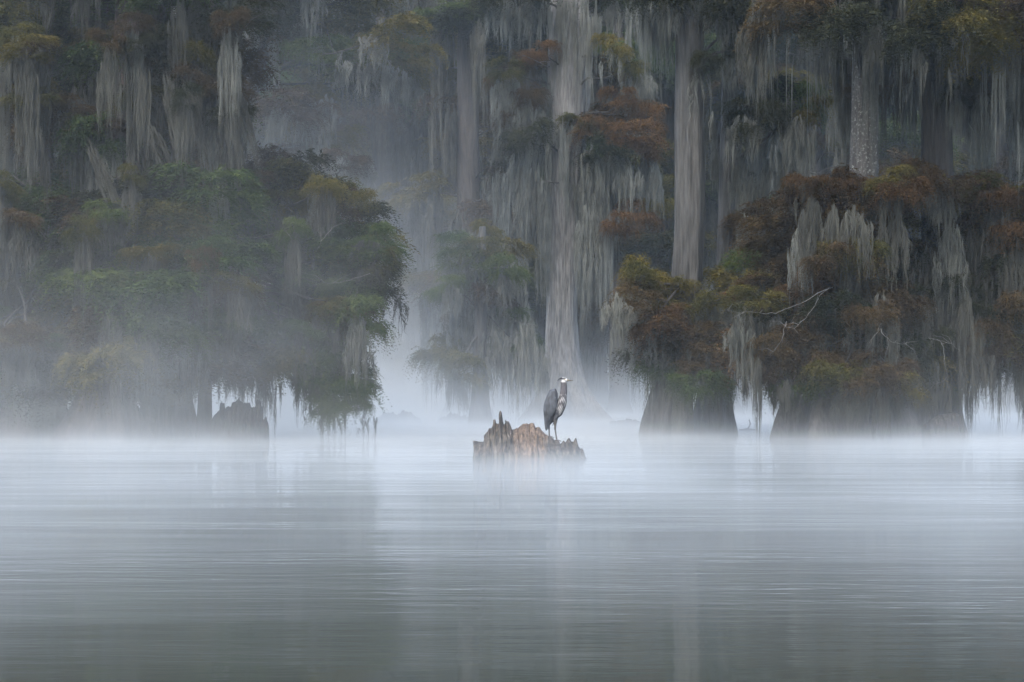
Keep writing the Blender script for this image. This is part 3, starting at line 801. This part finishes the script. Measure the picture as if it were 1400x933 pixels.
# the overhanging top of the right bank: dark boughs, long pale strings
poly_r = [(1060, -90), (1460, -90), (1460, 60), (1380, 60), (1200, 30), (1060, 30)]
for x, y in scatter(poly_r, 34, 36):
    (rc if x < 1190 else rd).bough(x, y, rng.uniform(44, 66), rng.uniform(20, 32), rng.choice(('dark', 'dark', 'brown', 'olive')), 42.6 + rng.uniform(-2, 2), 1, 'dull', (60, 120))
for k in range(46):
    x = rng.uniform(1050, 1425); y = rng.uniform(-25, 60)
    l = rng.choice((rng.uniform(70, 130), rng.uniform(120, 190)))
    (rc if x < 1190 else rd).moss(x, y - 25, rng.uniform(9, 30), l + 20, rng.choice(('moss', 'moss', 'pale', 'dull')), 43.5 + rng.uniform(-1.5, 3), rng.choice(('curtain', 'string', 'string')))
for k in range(22):
    x = rng.uniform(1090, 1410); y = rng.uniform(70, 130)
    (rc if x < 1190 else rd).capped(x, y, rng.uniform(16, 34), rng.uniform(70, 120), rng.choice(('moss', 'dull')), 46 + rng.uniform(-1, 2), rng.choice(('dark', 'brown')))


for tr, xa, xb, n in ((la, -60, 100, 7), (lb_, 80, 230, 9), (lc, 210, 400, 10), (ma, 330, 560, 8), (mc, 660, 900, 9), (ra, 860, 1010, 7), (rc, 1040, 1240, 10), (rd, 1230, 1460, 10)):  # unseen dark boughs above the frame, added to shade the trees below
    for k in range(n):
        tr.bough(rng.uniform(xa, xb), rng.uniform(-210, -90), rng.uniform(60, 90), rng.uniform(26, 40), 'dark', tr.d + rng.uniform(-3, 2), 0)


def twigs(tree, pts, d, r=.008, sub=3):
    """a bare dead bough that keeps its pale bark"""
    q = P(*pts[0], d) - tree.base
    raw = [P(x, y, d + rng.uniform(-.1, .1)) - tree.base - q for x, y in pts]
    line = []
    for i in range(len(raw) - 1):
        p0, p1, p2, p3 = raw[max(i - 1, 0)], raw[i], raw[i + 1], raw[min(i + 2, len(raw) - 1)]
        for k in range(5):
            t = k / 5
            line.append(.5 * ((2 * p1) + (p2 - p0) * t + (2 * p0 - 5 * p1 + 4 * p2 - p3) * t * t + (3 * p1 - p0 - 3 * p2 + p3) * t ** 3)
                        + Vector((rng.uniform(-1, 1), rng.uniform(-1, 1), rng.uniform(-1, 1))) * .02)
    line.append(raw[-1])
    parts = [tube_arrays(line, [r * (1 - .75 * i / (len(line) - 1)) for i in range(len(line))], 6)]
    for k in range(sub):
        i = rng.randrange(len(line) - 1)
        a = line[i].lerp(line[i + 1], rng.random())
        e = a + Vector((rng.uniform(-.5, .5), rng.uniform(-.2, .2), rng.uniform(-.45, .3)))
        parts.append(tube_arrays([a, a.lerp(e, .5) + Vector((.04, 0, .05)), e], [r * .6, r * .45, r * .2], 5))
    V, Q = merge(parts)
    o = link('dead_branch', quad_mesh('dead_branch', V, Q, True), M['twig'], tree.root, q)
    o['label'] = 'pale bare dead bough'
    return o


for pts in ([(1130, 395), (1095, 415), (1060, 428), (1030, 428), (985, 425)], [(1125, 400), (1105, 430), (1085, 450)], [(1075, 440), (1066, 470), (1053, 485)], [(1205, 450), (1212, 462), (1230, 470), (1256, 466)], [(1205, 442), (1195, 460), (1187, 470)]):
    twigs(rc, pts, 41.5)
for pts in ([(1270, 462), (1288, 470), (1291, 500), (1296, 515), (1280, 525), (1267, 535)], [(1288, 470), (1300, 470), (1312, 480)]):
    twigs(rd, pts, 43.2)
for pts in ([(505, 375), (470, 385), (440, 388)], [(112, 494), (125, 487), (130, 485)], [(455, 310), (440, 330), (432, 345)], [(180, 80), (176, 100), (184, 110)], [(342, 380), (335, 392), (322, 398)]):
    twigs(lc if pts[0][0] > 200 else lb_, pts, 41.4, .007, 2)
for pts in ([(800, 310), (812, 330), (822, 345)], [(715, 75), (735, 85), (750, 92)], [(700, 247), (730, 248), (755, 248)]):
    twigs(mc, pts, 73.2, .025, 1)
twigs(mb, [(690, 365), (660, 368), (628, 374)], 67, .012, 1)
twigs(mb, [(735, 446), (705, 440), (690, 436)], 67, .012, 2)

# ------------------------------------------------------------------ far forest
FAR_LABEL = 'far blue grey cypress of the forest wall behind the mist'
GF = 'far cypresses of the forest wall'
protos = []
for k in range(3):
    d = 100.0
    t = Tree('bald_cypress', FAR_LABEL, 700, d, group=GF)
    w = (34, 26, 42)[k]
    t.trunk([(700, 566, w * 1.6), (700, 545, w), (700 + 4 * k, 420, w * .75), (702, 200, w * .65), (700, -60, w * .5)], 'bark_dark', 7, .2, n=24, seed=20 + k, extra=4)
    for i in range(24):
        x = 700 + rng.uniform(-85, 85); y = rng.uniform(-90, 440)
        t.bough(x, y, rng.uniform(36, 60), rng.uniform(14, 24), rng.choice(('dark', 'green', 'dark', 'brown', 'olive')), d + rng.uniform(-3, 3), 1, 'dull', (60, 120))
    for i in range(18):
        t.moss(700 + rng.uniform(-95, 95), rng.uniform(-40, 440), rng.uniform(24, 44), rng.uniform(60, 140), rng.choice(('moss', 'dull', 'dull')), d + rng.uniform(-3.5, 2))
    protos.append(t.root)


def copy_tree(o, parent=None):
    c = o.copy()
    COL.objects.link(c)
    c.parent = parent
    for ch in list(o.children): copy_tree(ch, c)
    return c


first = {}
k = 0
for row, (d0, step, off) in enumerate(((96, 118, 0), (116, 104, 50), (138, 96, 20))):
    x = -190 + off
    while x < 1600:
        d = d0 + rng.uniform(-6, 6)
        # the channel that opens left of the middle stays free close up
        if row == 0 and 290 < x < 640:
            x += step; continue
        i = k % 3
        root = protos[i] if i not in first else copy_tree(protos[i])
        first[i] = 1
        px_ = x + rng.uniform(-25, 25)
        b = P(px_, HZ, d)
        root.location = (b.x, d, 0)
        root.rotation_euler = (0, 0, rng.uniform(0, 6.28))
        s = rng.uniform(.9, 1.2) * d / 100
        root.scale = (s, s, s)
        k += 1
        x += step * rng.uniform(.85, 1.15)

# the mass of woods that closes the view behind them
def woods():
    g = np.random.default_rng(5)
    n = 220000
    x = g.uniform(-75, 75, n); y = g.uniform(158, 178, n); z = g.uniform(0, 1, n) ** .9 * 44 + wobble(x * .25, 3) * 2
    L = g.uniform(.35, .95, n); w = g.uniform(.2, .45, n)
    ang = g.uniform(0, 6.28, n); tilt = g.normal(-.5, .5, n)
    d = np.stack([np.cos(ang) * np.cos(tilt), np.sin(ang) * np.cos(tilt), np.sin(tilt)], 1)
    c = np.stack([x, y, z], 1)
    wv = np.cross(d, g.normal(0, 1, (n, 3))); wv /= np.linalg.norm(wv, axis=1)[:, None]
    V = np.stack([c, c + d * (L * .5)[:, None] + wv * w[:, None], c + d * L[:, None] * 1.6, c + d * (L * .5)[:, None] - wv * w[:, None]], 1).reshape(-1, 3)
    return quad_mesh('woods', V, np.arange(4 * n).reshape(n, 4))


tag(link('woods', woods(), M['dark']), 'dark blue mass of swamp woods behind the farthest trees', 'woods', kind='stuff')


# ------------------------------------------------------------------ stumps and logs
def stump_mesh(name, outline, water_y, d, depth, seed, nx=260, ny=70, jag=.02, rib=.11):
    """a rotten stump: jagged shells of wood round a hollow; outline in picture pixels"""
    xs = np.array([p[0] for p in outline], float); ys = np.array([p[1] for p in outline], float)
    x0, x1 = xs[0], xs[-1]
    s = d / F
    cx = (x0 + x1) / 2
    u = np.linspace(0, 1, nx)
    X = x0 + (x1 - x0) * u
    H = np.maximum((water_y - np.interp(X, xs, ys)) * s, .0)
    g = np.random.default_rng(seed)
    fl = wobble(u * 60, seed) * .5 + wobble(u * 140, seed + 3) * .5
    ridge0 = .05 + .28 * wobble(u * 14, seed + 1)                      # where the tallest shell stands
    h2 = H * np.clip(.55 + .28 * wobble(u * 33, seed + 5) + .1 * fl, .15, .95)  # a lower shell in front
    ridge2 = -.50 + .12 * wobble(u * 11, seed + 7)
    h3 = H * np.clip(.75 + .25 * wobble(u * 27, seed + 9), .2, 1.0)
    ridge3 = .55 + .1 * wobble(u * 9, seed + 2)
    half = depth * np.sqrt(np.clip(1 - ((2 * u - 1) ** 2) * .97, 0.02, 1))
    v = np.linspace(-1, 1, ny)
    V = np.zeros((nx, ny, 3))
    for i in range(nx):
        def shell(h, r, front, back, floor):
            ve = v + rib * fl[i] * (1 - v * v)
            p = np.where(ve < r, 1 - np.clip((r - .035 - ve) / front, 0, 1) ** 2.4, 1 - np.clip((ve - r - .035) / back, 0, 1) ** 1.3)
            return h * np.maximum(p, 0)
        z = np.maximum.reduce([shell(H[i], ridge0[i], 1.02 + ridge0[i], .22, 0), shell(h2[i], ridge2[i], 1.0 + ridge2[i], .2, 0), shell(h3[i], ridge3[i], .2, .45, 0)])
        z = z * (1 + jag * fl[i])
        yy = v * half[i] + .035 * fl[i] * (1 - np.abs(v))
        V[i, :, 0] = (X[i] - cx) * s + .012 * np.sin(z * 9 + i * .3)
        V[i, :, 1] = yy
        V[i, :, 2] = np.where(np.abs(v) >= .999, -.15, z - .02)
    a = (np.arange(nx - 1)[:, None] * ny + np.arange(ny - 1)[None, :]).ravel()
    Q = np.stack([a, a + ny, a + ny + 1, a + 1], 1)
    me = quad_mesh(name, V.reshape(-1, 3), Q, True)
    loc = P(cx, HZ, d); loc.z = 0
    return me, loc


def crop(pts, ox, oy, k): return [(ox + a / k, oy + b / k) for a, b in pts]


STUMP = crop([(116, 570), (122, 480), (130, 380), (150, 378), (175, 385), (220, 385), (235, 350), (250, 310), (270, 265), (310, 245), (322, 165), (352, 165), (358, 200), (373, 208), (384, 170), (394, 90), (402, 75), (412, 105), (420, 170), (430, 215),
              (445, 175), (460, 170), (480, 185), (500, 240), (515, 265), (545, 260), (560, 245), (580, 255), (610, 215), (640, 205), (690, 207), (715, 198), (740, 210), (765, 250), (780, 235), (830, 280), (850, 310), (890, 330), (940, 362),
              (985, 385), (1005, 410), (1022, 405), (1030, 375), (1050, 395), (1070, 385), (1085, 345), (1105, 380), (1140, 390), (1150, 345), (1165, 365), (1190, 420), (1210, 462), (1218, 450), (1235, 490), (1285, 570)], 630, 550, 7.37)
D_ST = F * CAM_H / (627 - HZ)
me, loc = stump_mesh('dead_stump', STUMP, 627, D_ST, .62, 4, 420, 90)
tag(link('dead_stump', me, M['stump'], None, loc), 'jagged brown hollow stump in open water with a heron standing on it', 'stump')
LST = crop([(284, 400), (288, 260), (292, 205), (330, 170), (338, 125), (352, 128), (356, 160), (375, 145), (390, 152), (410, 125), (430, 115), (440, 95), (452, 112), (470, 130), (490, 125), (510, 152), (530, 150), (545, 108), (560, 118), (570, 200), (580, 228), (590, 203), (600, 210), (604, 330), (608, 400)], 220, 520, 4.12)
me, loc = stump_mesh('dead_stump', LST, 602, 43.0, .7, 9, 300, 60)
tag(link('dead_stump', me, M['stump_dark'], None, loc), 'dark jagged stump at the left bank beside a thin trunk', 'stump')
RST = [(1255, 604), (1262, 580), (1272, 572), (1285, 566), (1296, 564), (1306, 563), (1314, 566), (1317, 580), (1319, 604)]
me, loc = stump_mesh('dead_stump', RST, 600, 43.6, .5, 15, 160, 50)
tag(link('dead_stump', me, M['stump_dark'], None, loc), 'squat dark rounded stump right of the bell shaped cypress base', 'stump')


def log_mesh(name, x0, x1, ytop, wy, d, seed, depth=.5):
    n = 40
    g = np.random.default_rng(seed)
    out = [(x0, wy)]
    for i in range(1, n):
        t = i / n
        out.append((x0 + (x1 - x0) * t, wy - (wy - ytop) * (math.sin(math.pi * t) ** .45) * (.72 + .28 * float(wobble(t * 13, seed)))))
    out.append((x1, wy))
    return stump_mesh(name, out, wy, d, depth, seed, 160, 40)


for x0, x1, yt, wy, d, seed, lab in ((514, 576, 557, 575, 74, 3, 'low dark driftwood hump far off in the bright mist gap'), (598, 644, 561, 575, 74, 5, 'small ragged driftwood hump left of the small green cypress'),
                                     (832, 886, 571, 579, 68, 8, 'long low log lying in the water right of the main cypress')):
    me, loc = log_mesh('floating_log', x0, x1, yt, wy, d, seed, .6)
    tag(link('floating_log', me, M['stump_dark'], None, loc), lab, 'log')

# a twig that pokes out of the water and a floating leaf
a = [P(1010, 588, 55), P(1022, 587, 55), P(1036, 588, 55)]
q0 = Vector((a[1].x, 55, 0))
V, Q = merge([tube_arrays([p - q0 for p in a], [.02, .035, .02], 6), tube_arrays([a[1] - q0, P(1026, 580, 55) - q0, P(1024, 574, 55) - q0], [.03, .02, .01], 6)])
tag(link('floating_twig', quad_mesh('floating_twig', V, Q, True), M['bark_dark'], None, q0), 'forked dark twig lying on the water left of the bell shaped base', 'twig')
p = P(435, 614, F / (614 - HZ)); p.z = 0
Lv, Lq = [], []
for i in range(9):
    t = i / 8; w = .05 * math.sin(math.pi * min(.97, max(.05, t)))
    for sg in (-1, 1): Lv.append(((t - .5) * .34, sg * w, .012 + .035 * (2 * t - 1) ** 2 + .01 * t))
for i in range(8): Lq.append((2 * i, 2 * i + 1, 2 * i + 3, 2 * i + 2))
tag(link('floating_leaf', quad_mesh('floating_leaf', Lv, Lq, True), M['brown'], None, p), 'small dark curled leaf floating on open water near the left stump', 'leaf')


# ------------------------------------------------------------------ the heron
def loft(bm, rows, n=20):
    """rows: (u, v, w, ra, rb): centre and radii; rings stand across the run of the centres"""
    c = [Vector((r[0], r[2], r[1])) for r in rows]
    rings = []
    for i, r in enumerate(rows):
        t = (c[min(i + 1, len(c) - 1)] - c[max(i - 1, 0)]).normalized()
        y = Vector((0, 1, 0))
        if abs(t.dot(y)) > .8: y = Vector((0, 0, 1))
        s = t.cross(y).normalized(); y2 = s.cross(t).normalized()
        rings.append([bm.verts.new(c[i] + s * math.cos(a) * r[3] + y2 * math.sin(a) * r[4]) for a in [2 * math.pi * k / n for k in range(n)]])
    for i in range(len(rings) - 1):
        for k in range(n):
            bm.faces.new((rings[i][k], rings[i][(k + 1) % n], rings[i + 1][(k + 1) % n], rings[i + 1][k]))
    bm.faces.new(rings[0][::-1]); bm.faces.new(rings[-1])


def build_heron():
    bm = bmesh.new()
    # trunk of the body
    loft(bm, [(-.05, .815, 0, .02, .02), (-.06, .79, 0, .055, .06), (-.075, .70, 0, .085, .095), (-.085, .60, 0, .108, .108), (-.085, .50, 0, .118, .108), (-.085, .42, 0, .11, .095), (-.10, .35, 0, .075, .065), (-.14, .27, 0, .040, .035), (-.16, .20, 0, .022, .022), (-.168, .165, 0, .006, .01)])
    # neck down to the breast
    loft(bm, [(.098, .965, -.01, .018, .018), (.105, .935, -.01, .046, .040), (.112, .88, -.01, .050, .042), (.112, .79, -.015, .055, .046), (.103, .71, -.02, .061, .052), (.086, .62, -.025, .074, .062), (.058, .53, -.025, .078, .068), (.015, .45, -.02, .078, .068), (-.03, .39, -.01, .055, .05), (-.05, .36, 0, .02, .02)])
    # head and bill, turned partly to the camera
    hd = Vector((.118, 0, .962)); f = Vector((.80, -.58, .02)).normalized()
    rows = []
    for t, r, dz in ((-.065, .012, .006), (-.045, .032, .004), (-.01, .042, .002), (.03, .036, 0), (.058, .024, -.004), (.085, .014, -.008), (.13, .010, -.010), (.18, .003, -.010)):
        p = hd + f * t
        rows.append((p.x, p.z + dz, p.y, r * .95, r * .85))
    loft(bm, rows, 16)
    # crest plumes
    loft(bm, [(.10, .998, 0, .012, .012), (.065, .99, .01, .012, .014), (.03, .968, .02, .007, .008), (.005, .945, .025, .003, .003)], 8)
    # folded wings: shells laid on both sides
    for sg in (-1, 1):
        loft(bm, [(-.035, .81, sg * .03, .03, .03), (-.045, .77, sg * .068, .062, .035), (-.07, .68, sg * .085, .09, .032), (-.095, .56, sg * .095, .108, .030), (-.12, .46, sg * .085, .094, .028), (-.145, .37, sg * .06, .055, .022), (-.162, .28, sg * .035, .032, .014), (-.172, .19, sg * .015, .012, .007)])
    # long breast plumes
    for a, b, w0 in (((.06, .50), (-.045, .285), -.075), ((.03, .46), (-.07, .24), -.05), ((.08, .56), (.0, .36), -.06)):
        loft(bm, [(a[0], a[1], w0 * .8, .02, .012), ((a[0] + b[0]) / 2, (a[1] + b[1]) / 2, w0, .016, .010), (b[0], b[1], w0 * .8, .003, .003)], 8)
    # legs, ankles, toes
    for (hx, hz, kx, kz, fx, fz, w) in ((-.02, .40, -.026, .20, 0.0, 0.0, -.045), (-.12, .38, -.122, .21, -.115, .055, .045)):
        loft(bm, [(hx, hz, w * .8, .05, .045), (hx - .004, hz - .08, w, .034, .03), (kx, kz + .04, w, .017, .016), (kx, kz, w, .017, .016), (kx + .004, kz - .03, w, .0115, .0115), (fx, fz + .02, w, .0115, .0115), (fx, fz, w, .014, .013)], 12)
        for ang, ln in ((0, .085), (-.6, .08), (.6, .08), (3.0, .055)):
            dx, dy = math.cos(ang - .4), math.sin(ang - .4)
            loft(bm, [(fx, fz + .012, w, .010, .010), (fx + dx * ln * .5, fz + .014, w + dy * ln * .5, .008, .008), (fx + dx * ln, fz - .004, w + dy * ln, .004, .004)], 8)
    me0 = bpy.data.meshes.new('heron_raw')
    bm.normal_update()
    bmesh.ops.recalc_face_normals(bm, faces=bm.faces)
    bm.to_mesh(me0); bm.free()
    tmp = bpy.data.objects.new('heron_raw', me0)
    COL.objects.link(tmp)
    rm = tmp.modifiers.new('r', 'REMESH'); rm.mode = 'VOXEL'; rm.voxel_size = .0045
    sm = tmp.modifiers.new('s', 'SMOOTH'); sm.iterations = 2; sm.factor = .4
    dg = bpy.context.evaluated_depsgraph_get()
    me = bpy.data.meshes.new_from_object(tmp.evaluated_get(dg))
    bpy.data.objects.remove(tmp)
    me.name = 'heron_body'
    mats = [plain('heron_wing', (0.052, 0.058, 0.068), .8, 26, .55), plain('heron_neck', (0.065, 0.062, 0.068), .8, 70), plain('heron_white', (0.36, 0.36, 0.355), .8, 60, .12), plain('heron_black', (0.018, 0.019, 0.024), .6, 60),
            plain('heron_leg', (0.060, 0.056, 0.050), .6, 60), plain('heron_bill', (0.085, 0.080, 0.060), .5, 50), plain('heron_eye', (0.20, 0.15, 0.03), .2, 50, .1)]
    me.materials.clear()
    for m in mats: me.materials.append(m)
    idx = np.zeros(len(me.polygons), dtype=np.int32)
    up = Vector((0, 0, 1)); sidev = f.cross(up).normalized()
    for i, pl in enumerate(me.polygons):
        c = pl.center
        u, w, v = c.x, c.y, c.z
        r = c - hd
        t = r.dot(f); s = r.dot(sidev); z = r.z
        k = 0
        if v > .905 and t > -.10:                                   # the head
            k = 2
            if t > .062: k = 5
            if z > .022 and abs(s) > .012: k = 3
            if z > .008 and t < -.02: k = 3
            if .008 < z < .022 and -.02 < t < .04 and abs(s) > .02: k = 3
            if abs(t - .030) < .006 and abs(z - .011) < .006: k = 6
            if v < .925 and t < .06: k = 1
            if z > .035 and t > -.02: k = 2
            if u < .075: k = 3
        elif v < .20 + .0 and u > -.15 or (v < .33 and u > -.045):
            k = 4
        elif u > .022 - max(0, .62 - v) * .42 and v > .33:          # neck and breast
            k = 1
            if v < .74:
                q = math.sin((u - .45 * (v - .5)) * 230 + 2.2 * math.sin(v * 21)) + .5 * math.sin(w * 150 + v * 30)
                if q > .62: k = 2
                elif q < -.6: k = 3
            if v < .50 and u < .03: k = 3
        else:
            if u > -.005 and v > .50: k = 3                         # dark shoulder edge
            if v > .70 and u > -.035: k = 3
            if v < .40 and u > -.10: k = 3
        idx[i] = k
    me.polygons.foreach_set('material_index', idx)
    me.polygons.foreach_set('use_smooth', np.ones(len(me.polygons), dtype=bool))
    return me


stump_o = bpy.data.objects['dead_stump']
sv = np.array([v_.co for v_ in stump_o.data.vertices])
fx = P(761.2, 600, D_ST).x - stump_o.location.x


def rim(x, y0, y1):
    """highest point of the stump's rim near x"""
    k = (np.abs(sv[:, 0] - x) < .02) & (sv[:, 1] > y0) & (sv[:, 1] < y1)
    return sv[k][np.argmax(sv[k][:, 2])]


top = rim(fx, -1, 1)
foot = Vector((stump_o.location.x + fx, stump_o.location.y + top[1] + .045, top[2] - .012))
ho = link('heron', build_heron(), None, None, foot)
tag(ho, 'great blue heron standing upright on the brown stump, facing right', 'bird')
